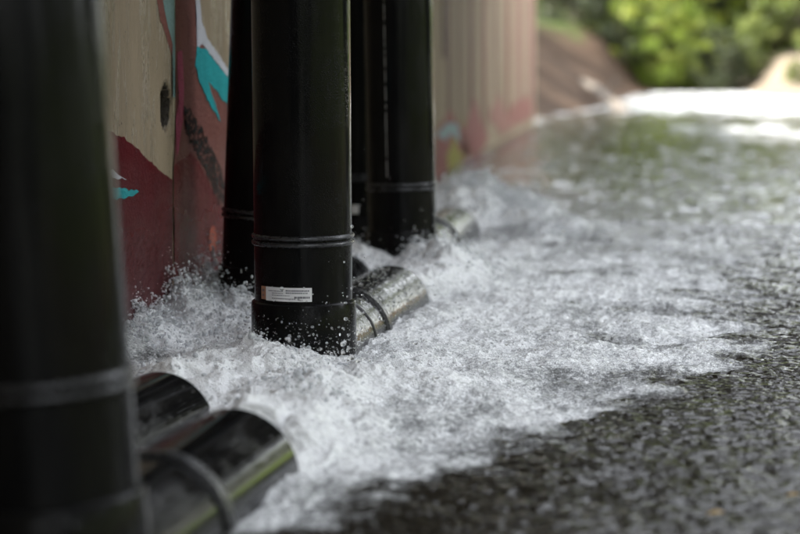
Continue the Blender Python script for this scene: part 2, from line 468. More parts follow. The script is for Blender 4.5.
tag(wall, 'long old concrete abutment wall sprayed with red and turquoise graffiti, running along the stream', 'wall')

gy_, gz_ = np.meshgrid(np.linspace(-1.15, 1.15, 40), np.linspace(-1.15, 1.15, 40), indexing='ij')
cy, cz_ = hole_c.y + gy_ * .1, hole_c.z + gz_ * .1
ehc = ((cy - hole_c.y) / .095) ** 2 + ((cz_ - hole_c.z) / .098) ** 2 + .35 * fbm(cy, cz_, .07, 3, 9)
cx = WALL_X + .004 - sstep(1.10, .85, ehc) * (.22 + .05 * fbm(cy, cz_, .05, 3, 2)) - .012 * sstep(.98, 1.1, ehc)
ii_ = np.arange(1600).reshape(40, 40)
t = NT('cavity_shade'); M_CAV = t.set(Base_Color=t.mix(t.noise(40, 5), (.012, .010, .008), (.07, .055, .04)), Roughness=.95, Normal=t.bump(t.noise(60, 5), 1, .02))  # shade of the hole put into the lining's colour
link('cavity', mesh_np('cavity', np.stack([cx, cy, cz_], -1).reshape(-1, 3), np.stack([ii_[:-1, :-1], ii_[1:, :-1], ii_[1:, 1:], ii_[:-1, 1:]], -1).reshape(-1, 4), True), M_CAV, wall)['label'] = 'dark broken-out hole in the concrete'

def jag(pts, amp, step=.03, seed=0, close=True):
    out = []
    rnd = random.Random(seed)
    n = len(pts)
    for i in range(n):
        a, b = pts[i], pts[(i + 1) % n]
        L_ = math.hypot(b[0] - a[0], b[1] - a[1]); m = max(1, int(L_ / step))
        for j in range(m):
            u = j / m
            out.append((a[0] + (b[0] - a[0]) * u + rnd.gauss(0, amp), a[1] + (b[1] - a[1]) * u + rnd.gauss(0, amp)))
    return out
PAINT = {}
def paint(pix, colour, layer, label, wet=.36, amp=.0035, key=None):
    pts = []
    for (px, py) in pix:
        p = at_x(px, py, WALL_X); pts.append((p.y, p.z))
    pts = jag(pts, amp, .035 if pts[0][0] < 12 else .3, seed=len(pix) + layer * 31 + int(pix[0][0]))
    bm = bmesh.new()
    vs = [bm.verts.new((WALL_X + .0018 + .0011 * layer, y, z)) for y, z in pts]
    fc = bm.faces.new(vs)
    bmesh.ops.triangulate(bm, faces=[fc])
    me = bm_mesh('paint_patch', bm)
    if pts[0][0] > 14: wet = .0
    if colour not in PAINT: PAINT[colour] = mat_paint('spray_paint', colour, wet)
    if colour == BLACK and not PAINT[colour].get('spray'):       # thin dusty overspray: specks of paint with the wall showing between
        m_ = PAINT[colour]; m_['spray'] = 1; nt_ = m_.node_tree
        nz_ = nt_.nodes.new('ShaderNodeTexNoise'); nz_.inputs['Scale'].default_value = 38; nz_.inputs['Detail'].default_value = 6; nz_.inputs['Roughness'].default_value = .75
        tc_ = nt_.nodes.new('ShaderNodeTexCoord'); mp_ = nt_.nodes.new('ShaderNodeMapping'); mp_.inputs['Scale'].default_value = (1, .4, 1)
        rp_ = nt_.nodes.new('ShaderNodeValToRGB'); rp_.color_ramp.elements[0].position = .42; rp_.color_ramp.elements[1].position = .56
        nt_.links.new(tc_.outputs['Object'], mp_.inputs[0]); nt_.links.new(mp_.outputs[0], nz_.inputs['Vector']); nt_.links.new(nz_.outputs['Fac'], rp_.inputs[0])
        nt_.links.new(rp_.outputs[0], nt_.nodes['Principled BSDF'].inputs['Alpha'])
    o = link('paint_patch', me, PAINT[colour], wall)
    o['label'] = label
DRED = (.085, .006, .009); MAUVE = (.19, .075, .062); TURQ = (.022, .30, .32); TEALG = (.17, .26, .25)
WHITE = (.50, .50, .54); PINK = (.34, .07, .12); BLACK = (.016, .016, .016); ORANGE = (.42, .075, .035); CRIM = (.13, .011, .014)
paint([(60, 122), (100, 128), (110, 131), (121, 136), (134, 146), (147, 159), (160, 171), (172, 180), (173, 345), (60, 420)], DRED, 0, 'dark red paint field low on the wall')
paint([(155, -12), (160, -12), (168, 20), (172, 40), (173, 60), (168, 42), (160, 20)], MAUVE, 0, 'dull red stroke')
paint([(160, -12), (174, -12), (174.5, 96), (172.5, 96), (172, 44), (166, 20)], TEALG, 1, 'greyish turquoise stroke')
paint([(175.5, -12), (196, -12), (198, 20), (202, 40), (214, 62), (238, 95), (238, 290), (173.5, 330), (173.5, 180), (175.5, 120)], MAUVE, 0, 'dusty red paint field beside the joint')
paint([(174, 165), (182, 160), (190, 152), (200, 165), (212, 190), (236, 235), (236, 300), (173.8, 335)], CRIM, 1, 'wet crimson paint near the water')
paint([(194, -12), (198.5, -12), (201, 22), (207, 38), (233, 78), (233, 84), (212, 57), (202, 44), (196.5, 48), (196, 15)], WHITE, 2, 'white outline stroke')
paint([(196, 47), (204, 48), (218, 66), (238, 93), (238, 118), (222, 99), (210, 84), (199, 74), (194, 66)], TURQ, 3, 'broad turquoise spray paint stroke')
paint([(195, 64), (201, 70), (207, 82), (213, 100), (220, 122), (211, 108), (203, 92), (197, 78)], TURQ, 4, 'turquoise spray paint spike')
paint([(176, 52), (181.5, 50), (183, 86), (182, 120), (178, 150), (176, 156), (174.5, 120), (178, 100)], PINK, 3, 'magenta pink drip along the joint')
paint([(183, 106), (190, 110), (200, 128), (212, 150), (221, 168), (223, 206), (217, 204), (208, 180), (196, 158), (187, 138)], BLACK, 4, 'sooty black overspray', amp=.012)
paint([(208, 228), (214, 226), (216, 240), (213, 254), (208, 252)], ORANGE, 5, 'orange red paint dab', amp=.006)
paint([(96, 187), (128, 188), (138, 192), (132, 196), (118, 199), (96, 200)], TURQ, 2, 'small turquoise paint stroke')
paint([(108, 172), (112, 168), (118, 175), (126, 179), (112, 178)], WHITE, 2, 'small white paint fleck')
# far stretch of the wall
for i, (px, w, y0, y1, c, lb) in enumerate([
        (447, 3.4, -30, 150, (.15, .075, .05), 'brown run'), (458, 2.0, -30, 128, (.14, .07, .045), 'thin brown run'), (469, 3.6, -30, 120, (.14, .06, .042), 'brown vertical stripe'),
        (483, 2.6, -30, 138, (.20, .075, .055), 'reddish vertical stripe'), (494, 2.4, -30, 112, (.15, .07, .05), 'narrow brown stripe'), (506, 3.2, -30, 120, (.20, .07, .05), 'rusty vertical stripe'),
        (517, 3.4, -30, 114, (.26, .10, .085), 'rose vertical stripe'), (528, 4.2, -30, 118, (.27, .12, .10), 'rose stripe at the end of the wall')]):
    paint([(px, y0), (px + w, y0), (px + w * 1.2, (y0 + y1) / 2), (px + w, y1), (px + .5, y1 - 6), (px - .6, (y0 + y1) / 2.4)], c, 1 + i % 2, lb, amp=.02)
for i, (poly, c, lb) in enumerate([
        ([(436, 128), (450, 110), (462, 128), (470, 150), (462, 166), (440, 186), (434, 180)], (.30, .105, .085), 'red paint patch low on the far wall'),
        ([(463, 130), (474, 96), (480, 120), (488, 136), (482, 150), (470, 158)], (.33, .13, .11), 'pink paint patch'),
        ([(446, 152), (454, 140), (464, 158), (458, 166), (448, 170)], (.34, .30, .05), 'olive yellow paint patch'),
        ([(462, 112), (468, 124), (472, 152), (464, 158)], (.30, .30, .09), 'yellow paint streak'),
        ([(436, 132), (448, 122), (458, 128), (460, 142), (452, 132), (442, 140)], (.28, .38, .38), 'pale blue paint loop'),
        ([(488, 116), (498, 92), (505, 112), (514, 128), (500, 136)], (.33, .17, .13), 'dusty pink patch'),
        ([(506, 126), (512, 104), (524, 96), (533, 100), (533, 116), (520, 124)], (.31, .14, .11), 'rose patch near the end of the wall')]):
    paint(poly, c, 3 + i % 3, lb, amp=.03)
paint([(441, -30), (443.6, -30), (444.3, 40), (444.6, 58), (442.2, 58), (441.8, 30)], (.055, .012, .010), 6, 'dark red paint drip', amp=.002)

# ------------------------------------------------------------------ unseen bridge, added for shade and dark reflections
bm = bmesh.new()
def box(bm, a, b):
    r = bmesh.ops.create_cube(bm, size=1)
    for v in r['verts']:
        v.co = Vector([(a[i] + b[i]) / 2 + v.co[i] * (b[i] - a[i]) for i in range(3)])
shade_bridge = empty('shade_bridge', (-2.6, 7, 4.3)); tag(shade_bridge, 'unseen concrete slabs added above the picture to shade the stream', 'shade_bridge')
bpy.context.view_layer.update()
def bpart(name, a, b):
    bm = bmesh.new(); box(bm, a, b)
    bmesh.ops.translate(bm, verts=bm.verts, vec=-shade_bridge.location)
    return link(name, bm_mesh(name, bm), M_DECK, shade_bridge)
bpart('shade_slab', (-14, -22, 4.75), (.1, 14.95, 5.5))  # unseen slab added to keep the sun off wall and stream
bpart('parapet', (-.2, -21.9, 5.503), (.05, 14.9, 6.4))
bpart('bearing_ledge', (-13.9, -21.8, 4.303), (WALL_X + .1, 26.8, 4.745))
bpart('shade_deck', (-14, 15, 4.75), (22, 27, 5.8))  # unseen span placed to darken what the water reflects ahead
for x in (-1.0, 1.4, 3.8, 6.2): bpart('beam', (x - .22, 15.1, 4.25), (x + .22, 26.9, 4.747))
bpart('abutment', (15.5, 15.1, -.6), (21, 26.9, 4.745))  # unseen block added so reflections from the right stay dark

# ------------------------------------------------------------------ ground and banks
shore = [(-2.4, -60), (-2.4, 36)]
for px, py in ((535, 118), (560, 114), (590, 110), (622, 101), (640, 94.5)):
    p = at_z(px, py); shore.append((p.x, p.y))
for px, py in ((690, 93), (738, 94.5), (760, 97), (800, 99)):
    p = at_z(px, py); shore.append((p.x, p.y))
shore += [(7.8, 60), (8.5, 40), (8.8, 10), (9, -60)]
gx = np.unique(np.concatenate([np.linspace(-900, -40, 14), np.linspace(-40, -9, 32), np.arange(-9, 12, .2), np.linspace(12, 50, 40), np.linspace(50, 900, 14)]))
gy = np.unique(np.concatenate([np.linspace(-900, -60, 10), np.linspace(-60, 30, 60), np.arange(30, 100, .4), np.linspace(100, 200, 50), np.linspace(200, 1400, 16)]))
GX, GY = np.meshgrid(gx, gy, indexing='ij')
sd = sdist(GX, GY, shore)
rise = np.where(sd > 0, -.5 * sstep(0, .6, sd), 0) + np.clip(-sd, 0, 4.6) * (.62 * np.maximum.reduce([sstep(.6, -1.7, GX), sstep(4.0, 6.8, GX) * .52, sstep(72, 60, GY)]) + .03) + np.clip(-sd - 6, 0, 80) * .08
GZ = rise + np.where(sd < 0, np.clip(-sd, 0, 1), 0) * (.22 * fbm(GX, GY, 2.2, 4, 1) + .5 * fbm(GX, GY, 9, 3, 8)) - .03
inw = (GX < WALL_X + .05) & (GX > WALL_X - .8) & (GY < WY1)
GZ = np.where((GX < -2.4) & (GY < WY1), np.minimum(GZ, np.where(GY > 26, 2.9, 4.0)), GZ)
V = np.stack([GX, GY, GZ], -1).reshape(-1, 3)
idx = np.arange(len(V)).reshape(GX.shape)
Fq = np.stack([idx[:-1, :-1], idx[1:, :-1], idx[1:, 1:], idx[:-1, 1:]], -1).reshape(-1, 4)
ground = tag(link('ground', mesh_np('ground', V, Fq, True), M_DIRT), kind='structure')
def ground_z(x, y):
    i = np.clip(np.searchsorted(gx, x), 1, len(gx) - 1); j = np.clip(np.searchsorted(gy, y), 1, len(gy) - 1)
    return float(GZ[i, j])

# ------------------------------------------------------------------ stream: water and foam
Q = 1.0
a_in = np.arange(R(-22), R(7.5), .00066 / Q)
ang = np.concatenate([np.linspace(R(-62), R(-22), 90)[:-1], a_in, np.linspace(R(7.5), R(48), 120)[1:]])
def geo(a, b, q): return a * np.exp(np.arange(0, math.log(b / a), q))
rad = np.concatenate([geo(1.0, 4.2, .02), geo(4.2, 14.5, .00105 / Q), geo(14.5, 95, .0042)])
AN, RA = np.meshgrid(ang, rad, indexing='ij')
X = RA * np.tan(AN) * 1.0; Y = RA.copy()

boundary = [at_z(*p, .02) for p in ((262, 545), (300, 522), (360, 503), (440, 480), (505, 452), (560, 426), (640, 394), (712, 378), (764, 328), (752, 296), (742, 270), (800, 250), (790, 226), (700, 206), (610, 196), (545, 186), (470, 184))]
poly = [(-3, 5.0)] + [(-1.5, 4.9)] + [(p.x, p.y) for p in boundary] + [(-3, 19)]
sdp = sdist(X, Y, poly) / (.055 * np.clip(Y, 5, 20))
warp = 1.1 * fbm(X, Y, .55, 4, 21) + .5 * fbm(X, Y, .12, 3, 27)
edge = sstep(-.65, .55, sdp + warp)
jets = np.zeros_like(X); core = np.zeros_like(X)
hjet = np.zeros_like(X)
for i, ((base, az, ln, cz), mo) in enumerate(zip(PIPES, MOUTHS)):
    ux, uy = math.sin(az), math.cos(az)
    s = (X - mo[0]) * ux + (Y - mo[1]) * uy; tt = (X - mo[0]) * uy - (Y - mo[1]) * ux
    w = .24 + .16 * np.clip(s, 0, 9)
    j = np.exp(-(tt / w) ** 2) * sstep(-.12, .05, s)
    jets = np.maximum(jets, j * np.exp(-np.clip(s, 0, 99) / 3.2))
    w2 = .20 + .10 * np.clip(s, 0, 9)
    hh = np.exp(-(tt / w2) ** 2) * sstep(-.03, .06, s)
    hjet = np.maximum(hjet, np.exp(-(tt / w2) ** 2) * sstep(.0, .38, s) * (.10 * np.exp(-(np.clip(s - .25, 0, 99) / .9)) + .03 * np.exp(-np.clip(s, 0, 9) / 2.)))
    core = np.maximum(core, hh * np.exp(-np.clip(s, 0, 99) / 1.4))
patch_n = fbm(X, Y, .5, 5, 33); streak = fbm(X * 1.0, Y * .30, .26, 4, 41)
froth = edge * (1 - .42 * sstep(9.3, 13.5, Y - .6 * (X + 1)) * (1 - jets)) * np.clip(.53 + .40 * patch_n + .26 * fbm(X, Y * .25, .12, 3, 141) + .62 * jets, 0, 1.1)
# thin drifting froth downstream, and white rapids in the distance
far = sstep(11, 15, Y) * sstep(34, 24, Y) * np.clip(.22 + .95 * streak, 0, .65) * sstep(-1.7, .3, X + .35 * fbm(X, Y, 1.5, 3, 4) - .05 * (Y - 12))
side = sstep(7, 10, Y) * (1 - edge) * np.clip(.12 + .6 * streak, 0, .45)
rap = sstep(19, 40, Y + 4 * fbm(X, Y, 4, 3, 12)) * np.clip((.46 - .40 * sstep(32, 42, Y) + .42 * sstep(41, 54, Y)) + .5 * fbm(X * .7, Y * .14, .4, 4, 51) + .04 * X, 0, .75) * sstep(-.45, .25, X / Y * 8 + .04 * (Y - 40))
froth = np.maximum.reduce([froth, far, side, rap])
shore_f = (Y > 36) * (Y < 58) * sstep(.45, .1, np.abs(sdist(X, Y, shore) - .15)) * np.clip(.30 + .8 * fbm(X, Y, 1.2, 3, 55), 0, .7)
froth = np.maximum(froth, shore_f)
near_calm = (1 - edge) * sstep(8.5, 5, Y) * np.clip(.055 + .42 * fbm(X, Y, .30, 5, 61) + .05 * X, 0.015, .30)
froth = np.maximum(froth, near_calm)
wallsplash = np.zeros_like(X); farsplash = np.zeros_like(X)
def splash(x, y, rx, ry, h, pw=2):
    return h * np.exp(-(np.abs((X - x) / rx) ** pw + np.abs((Y - y) / ry) ** pw))
for args in ((-2.12, 7.35, .16, .32, .20), (-2.10, 7.9, .18, .30, .27), (-2.08, 8.45, .19, .32, .36), (-2.02, 9.0, .18, .28, .42), (-1.95, 8.3, .25, .5, .12),
             (p2[0] - .05, p2[1] - .28, .24, .10, .07), (p2[0] + .12, p2[1] - .25, .12, .08, .07), (p3[0] - .1, p3[1] - .35, .36, .18, .10), (p3[0] - .45, p3[1] - .45, .25, .22, .11), (p3[0] + .25, p3[1] - .15, .15, .2, .07),
             (mB2[0], mB2[1] + .2, .25, .35, .10), (mC[0] + .35, mC[1] + .6, .3, .5, .10), (mC[0] + .05, mC[1] + .9, .3, .5, .16), (-1.75, 6.9, .3, .4, .05), (p2b[0], p2b[1] - .30, .26, .12, .24), (p2b[0] - .2, p2b[1] - .2, .12, .2, .32)):
    wallsplash = np.maximum(wallsplash, splash(*args))
for px, y, rx, ry, h in ((482, 14.3, .38, .6, .34), (522, 14.2, .28, .6, .24), (452, 14.6, .25, .5, .26), (560, 13.2, .3, .5, .12), (420, 10.9, .22, .5, .16), (455, 10.6, .25, .5, .14), (345, 7.2, .25, .3, .06), (300, 6.4, .2, .4, .07)):
    farsplash = np.maximum(farsplash, splash(at_y(px, 200, y).x, y, rx, ry, h))
# keep mounds out of the dry inside of the outlet shells
for (base, az, ln, cz), mo in zip(PIPES, MOUTHS):
    ux, uy = math.sin(az), math.cos(az)
    s = (X - base[0]) * ux + (Y - base[1]) * uy; tt = (X - base[0]) * uy - (Y - base[1]) * ux
    inside = sstep(.27, .20, np.abs(tt)) * sstep(-.05, .1, s) * sstep(ln + .02, ln - .10, s)
    wallsplash *= (1 - inside)
    hjet *= (1 - inside); farsplash *= (1 - inside)
wallsplash = np.maximum(wallsplash, farsplash)
froth = np.maximum(froth, sstep(.02, .10, wallsplash) * (.75 + .3 * patch_n))
m = np.clip(froth, 0, 1)
mm = sstep(.15, .6, m) * np.clip(1.25 - Y / 40, .4, 1)
det = sstep(30, 12, Y)
ridge1 = 1 - np.abs(perlin(X / .17, Y / .17, 71)) * 1.6
ridge2 = 1 - np.abs(perlin(X / .075 + 3 * perlin(X / .4, Y / .4, 5) * .4, Y / .075, 72)) * 1.6
ridge3 = 1 - np.abs(perlin(X / .034, Y / .034, 73)) * 1.6
lump = fbm(X, Y, .42, 4, 81)
amp = mm * (.6 + .8 * core)
hfoam = amp * (.085 * lump + .016 * fbm(X, Y, .2, 2, 151) + .020 * (ridge1 - .5) + .011 * (ridge2 - .5) + .0065 * (ridge3 - .5) + .0015 * perlin(X / .016, Y / .016, 74) * det)
chop = (.010 * fbm(X, Y * 1.3, .30, 3, 91) + .0042 * (1 - np.abs(perlin(X / .09, Y / .07, 92)) * 1.6) + .0038 * perlin(X / .046, Y / .030, 93) + .0014 * perlin(X / .018, Y / .016, 94) * det)
jag_n = np.clip(.55 + .75 * fbm(X, Y, .14, 4, 101) + .35 * ridge2, .1, 1.7)
chop = chop + .0045 * (1 - np.abs(perlin(X / .26 + .9 * fbm(X, Y, .5, 2, 161), Y / .085 + .9 * fbm(X, Y, .5, 2, 163), 162)) * 2) * (1 - mm)
chop = chop + sstep(9, 16, Y) * (.028 * fbm(X, Y * .6, .7, 3, 121) + .013 * (1 - np.abs(perlin(X / .22, Y / .30, 122)) * 1.6))
Z = hfoam + chop + hjet * (.8 + .5 * lump) + .55 * np.maximum(wallsplash, farsplash * 1.75) * np.clip(.8 + .6 * lump, .2, 1.5)
Z = Z * np.where(Y > 30, .8, 1)
# crests lean over a little
lean_n = amp * .028
Xd = X + lean_n * perlin(X / .09, Y / .09, 111)
Yd = Y + lean_n * perlin(X / .09, Y / .09, 112)
Xd = np.where((Yd < WY1 + .3), np.maximum(Xd, WALL_X - .06), Xd)
V = np.stack([Xd, Yd, Z], -1).reshape(-1, 3)
fr = froth.reshape(-1)
idx = np.arange(len(V), dtype=np.int64).reshape(X.shape)
Fq = np.stack([idx[:-1, :-1], idx[1:, :-1], idx[1:, 1:], idx[:-1, 1:]], -1).reshape(-1, 4)
xr = X.reshape(-1)
yr = Y.reshape(-1)
ok = ~((xr[Fq].max(1) < WALL_X - .08) & (yr[Fq].min(1) < WY1)) & (xr[Fq].min(1) < 10) & (xr[Fq].max(1) > -8)
Fq = Fq[ok]
big = sstep(.22, .40, edge * (.6 + .5 * patch_n) + .6 * sstep(.02, .08, wallsplash)).reshape(-1)
isf = (big[Fq].mean(1) > .5) & (yr[Fq].mean(1) < 20)
def sub(name, F_, extra=None):
    used = np.unique(F_)
    mp = np.full(len(V), -1, dtype=np.int64); mp[used] = np.arange(len(used))
    return mesh_np(name, V[used], mp[F_], True, {'froth': fr[used]})
foam = tag(link('foam', sub('foam', Fq[isf]), M_WATER), 'white churning foam spreading from the pipe outlets', 'foam', kind='stuff')
water = tag(link('water', sub('water', Fq[~isf]), M_WATER), kind='structure')
# the rest of the stream round the camera
V2 = np.array([[-2.2, -60, -.07], [12, -60, -.07], [12, 96, -.07], [-2.2, 96, -.07]])
link('water', mesh_np('water_rest', V2, np.array([[0, 1, 2, 3]]), False, {'froth': np.full(4, .05)}), M_WATER, water)

# ------------------------------------------------------------------ spray
PHI = (1 + 5 ** .5) / 2
ICO_V = np.array([(-1, PHI, 0), (1, PHI, 0), (-1, -PHI, 0), (1, -PHI, 0), (0, -1, PHI), (0, 1, PHI), (0, -1, -PHI), (0, 1, -PHI), (PHI, 0, -1), (PHI, 0, 1), (-PHI, 0, -1), (-PHI, 0, 1)]) / math.sqrt(1 + PHI * PHI)
ICO_F = np.array([(0, 11, 5), (0, 5, 1), (0, 1, 7), (0, 7, 10), (0, 10, 11), (1, 5, 9), (5, 11, 4), (11, 10, 2), (10, 7, 6), (7, 1, 8), (3, 9, 4), (3, 4, 2), (3, 2, 6), (3, 6, 8), (3, 8, 9), (4, 9, 5), (2, 4, 11), (6, 2, 10), (8, 6, 7), (9, 8, 1)])
def ico2():
    V_ = [tuple(v) for v in ICO_V]; F_ = []; cache = {}
    def midp(a, b):
        k_ = (min(a, b), max(a, b))
        if k_ not in cache:
            v = (np.array(V_[a]) + np.array(V_[b])); v /= np.linalg.norm(v); V_.append(tuple(v)); cache[k_] = len(V_) - 1
        return cache[k_]
    for a, b, c in ICO_F:
        x, y, z = midp(a, b), midp(b, c), midp(c, a)
        F_ += [(a, x, z), (b, y, x), (c, z, y), (x, y, z)]
    return np.array(V_), np.array(F_)
ICO2_V, ICO2_F = ico2()
def drops(name, P, r, mat, squash=.35, hi=False):
    SV, SF = (ICO2_V, ICO2_F) if hi else (ICO_V, ICO_F)
    N = len(P)
    sc = 1 + squash * (rng.random((N, 1, 3)) - .5) * 2
    Vd = (P[:, None, :] + SV[None] * r[:, None, None] * sc).reshape(-1, 3)
    Fd = (SF[None] + (np.arange(N) * len(SV))[:, None, None]).reshape(-1, 3)
    return link(name, mesh_np(name, Vd, Fd, True), mat)
fl = V
sel_w = np.clip(froth, 0, 1) ** 1.5 * (Y > 4.6) * (Y < 13) * (X > WALL_X) * RA ** 1.2
# spread by ground area, not by mesh density
area_w = (sel_w * (np.abs(np.gradient(X, axis=0)) * np.gradient(Y, axis=1)) / np.clip(Y, 4, 99)).reshape(-1)
area_w = np.clip(area_w, 0, None); area_w /= area_w.sum()
def pick(n, w): return rng.choice(len(w), n, p=w)
i1 = pick(20000, area_w)
P = fl[i1] + np.stack([rng.normal(0, .004, 20000), rng.normal(0, .004, 20000), rng.exponential(.005, 20000) - .002], 1)
r1 = rng.gamma(2.4, .0009, 20000).clip(.001, .0065)
tag(drops('spray', P, r1, M_DROP), 'fine white bubbles and drops thrown over the foam', 'spray', kind='stuff')
# the torn crests of the splashes: thousands of overlapping blobs of froth
def crest(n, size):
    wv = (np.clip(wallsplash - .012, 0, 1) * (np.abs(np.gradient(X, axis=0)) * np.gradient(Y, axis=1))).reshape(-1); wv /= wv.sum()
    ii = pick(n, wv)
    hmax = (wallsplash * jag_n).reshape(-1)[ii]
    u = rng.random(n) ** .8
    x = fl[ii, 0] + rng.normal(0, .008, n); y = fl[ii, 1] + rng.normal(0, .012, n)
    top = np.clip(.55 + .9 * fbm(x, y, .22, 3, 131) + .5 * perlin(x / .05, y / .05, 132), .12, 1.6)
    z = fl[ii, 2] + hmax * top * u * .95
    x = np.maximum(x + .05 * perlin(y / .1, z / .06, 133), WALL_X + .006); y = y + .05 * perlin(x / .1, z / .06, 134)
    r_ = size * rng.gamma(2.2, .45, n).clip(.3, 2.6) * (1.15 - .75 * u)
    return np.stack([x, y, z], 1), r_
Pc, rc = crest(32000, .0047)
crests = tag(drops('spray', Pc, rc, M_FROTH, .5, True), 'torn white crests of froth splashing up the wall and pipe feet', 'spray', kind='stuff')
rm = crests.modifiers.new('merge', 'REMESH'); rm.mode = 'VOXEL'; rm.voxel_size = .0036; rm.use_smooth_shade = True
# thrown up in the air: thickest round the wall splash, the pipe feet and the mouths
air = (wallsplash * 4 + hjet * 1.2 + .05 * edge) * (X > WALL_X + .01) * (Y < 14) * (Y > 5)
aw = (air * (np.abs(np.gradient(X, axis=0)) * np.gradient(Y, axis=1))).reshape(-1); aw /= aw.sum()
n2 = 5200
i2 = pick(n2, aw)
P2 = fl[i2] + np.stack([rng.normal(0, .03, n2), rng.normal(0, .03, n2), rng.exponential(.045, n2)], 1)
r2 = rng.gamma(2.2, .0011, n2).clip(.001, .008)
P2[:, 0] = np.maximum(P2[:, 0], WALL_X + .01)
# beads flung past the front of the sticker pipe and its far neighbour
def flung(c, rr, n, zmax, front=True):
    a = rng.uniform(-1.2, 1.2, n); d = rr + rng.exponential(.05, n)
    face = math.atan2(-c[0], -c[1])
    return np.stack([c[0] + np.sin(face - a) * d, c[1] + np.cos(face - a) * d, .03 + rng.exponential(zmax / 3, n)], 1)
P3 = np.vstack([flung(p2, .235, 760, .24), flung(p3, .23, 110, .5), flung(p3a, .23, 60, .5), flung(p2b, .22, 120, .3)])
r3 = rng.gamma(1.15, .0016, len(P3)).clip(.0006, .009)
# beads and trickles lying on the wet outlets
def on_pipe(k, n, s0, s1):
    base, az, ln, cz = PIPES[k]
    a = rng.uniform(-.7, 1.75, n); s_ = rng.uniform(s0, 1, n) ** .8 * ln
    q = PR + .0005
    ux, uy = math.sin(az), math.cos(az)
    lat = np.sin(a) * q
    return np.stack([base[0] + ux * s_ + uy * lat, base[1] + uy * s_ - ux * lat, cz + np.cos(a) * q], 1)
P4 = np.vstack([on_pipe(2, 900, .30, 1), on_pipe(4, 200, .4, 1), on_pipe(0, 30, .4, 1), on_pipe(1, 30, .4, 1)])
tag(drops('spray', P4, rng.gamma(2.2, .0011, len(P4)).clip(.001, .0062), M_DROP, .45, True), 'water beads lying on the wet pipe outlets', 'spray', kind='stuff')
half = rng.random(n2) < .55
tag(drops('spray', np.vstack([P2[half], P3]), np.concatenate([r2[half], r3]), M_DROP, .5, True), 'white drops flying above the foam and before the pipes', 'spray', kind='stuff')
tag(drops('spray', P2[~half], r2[~half] * 1.15, M_CLEAR, .4, True), 'clear drops flying above the foam', 'spray', kind='stuff')

# ------------------------------------------------------------------ trees and bushes beyond
def leaf_mesh(name, centres, radii, n, size, seed):
    g = np.random.default_rng(seed)
    centres = np.array(centres); radii = np.array(radii)
    ci = g.choice(len(centres), n, p=radii ** 2 / (radii ** 2).sum())
    d = g.normal(0, 1, (n, 3)); d /= np.linalg.norm(d, axis=1, keepdims=True)
    P = centres[ci] + d * (radii[ci] * g.random(n) ** .45)[:, None] * np.array([1, 1, .75])
    a = g.normal(0, 1, (n, 3)); a /= np.linalg.norm(a, axis=1, keepdims=True)
    b = np.cross(a, g.normal(0, 1, (n, 3))); b /= np.linalg.norm(b, axis=1, keepdims=True)
    s = (size * g.uniform(.6, 1.35, n))[:, None]
    V_ = np.stack([P - a * s, P + b * s * .45, P + a * s, P - b * s * .45], 1).reshape(-1, 3)
    F_ = np.arange(4 * n).reshape(n, 4)
    ct = g.random(len(centres))
    tint = np.clip(ct[ci] * .65 + g.random(n) * .35, 0, 1)
    return mesh_np(name, V_, F_, False, {'tint': np.repeat(tint, 4)})
def tree_proto(H, rad_, low, nclump, nleaf, size, mat, seed, trunk_r):
    g = random.Random(seed)
    cs, rs = [], []
    for i in range(nclump):
        wild = g.uniform(.75, 1.3) if H < 4 else 1.0
        u = g.random(); z = low + (H - low) * u
        prof = math.sin(math.pi * min(1, .18 + .78 * u)) ** .6
        a = g.uniform(0, 2 * math.pi); q = rad_ * prof * math.sqrt(g.uniform(.1, 1)) * wild; z *= wild
        cs.append((q * math.cos(a), q * math.sin(a), z)); rs.append((g.uniform(.05, .14) if g.random() < .75 else g.uniform(.14, .24)) * rad_ + .05)
    crown = leaf_mesh('crown', cs, rs, nleaf, size, seed)
    bm = bmesh.new()
    n = 7
    pth = [(g.uniform(-.04, .04) * H * k / n, g.uniform(-.04, .04) * H * k / n, H * .85 * k / n - (.3 if k == 0 else 0)) for k in range(n + 1)]
    tube_bm(bm, pth, [trunk_r * (1 - .85 * k / n) for k in range(n + 1)], 9)
    for c in cs[::2]:
        k = min(n - 1, max(1, int(c[2] / (H * .85) * n) - 1))
        a = Vector(pth[k]); b = Vector(c)
        tube_bm(bm, [a, a.lerp(b, .5) + Vector((0, 0, -.04 * H)), b], [trunk_r * .34, trunk_r * .2, trunk_r * .06], 6)
    return crown, bm_mesh('trunk', bm, True), mat
PROTO = {
    'dark': tree_proto(12, 3.6, .5, 170, 9500, .17, M_LEAF[0], 1, .22),
    'mid': tree_proto(10, 3.2, .3, 170, 9500, .16, M_LEAF[1], 2, .18),
    'bush': tree_proto(3.4, 2.1, .2, 150, 5200, .12, M_LEAF[2], 3, .06),
    'dbush': tree_proto(2.8, 1.7, .15, 120, 4200, .12, M_LEAF[0], 5, .05),
    'gbush': tree_proto(2.6, 1.7, .15, 120, 4200, .12, M_LEAF[1], 4, .05)}
MATS_DONE = set()
def plant(kind, px, y, s, label, zoff=0, x=None, rz=None):
    if x is None: x = at_y(px, 90, y).x
    z = ground_z(x, y) + zoff
    bush = kind.endswith('bush')
    root = empty('bush' if bush else 'tree', (x, y, z))
    root.rotation_euler.z = random.uniform(0, 6.28) if rz is None else rz
    root.scale = (s, s, s * random.uniform(.92, 1.1))
    tag(root, label, 'bush' if bush else 'tree', 'bushes on the far banks' if bush else 'trees beyond the stream')
    cr, tr, mt = PROTO[kind]
    c = link('crown', cr, None if cr.materials else mt, root)
    if not tr.materials: tr.materials.append(M_BARK)
    link('trunk', tr, None, root)
plant('dark', 548, 88, 1.0, 'dark green tree right beside the end of the wall, above the brown bank')
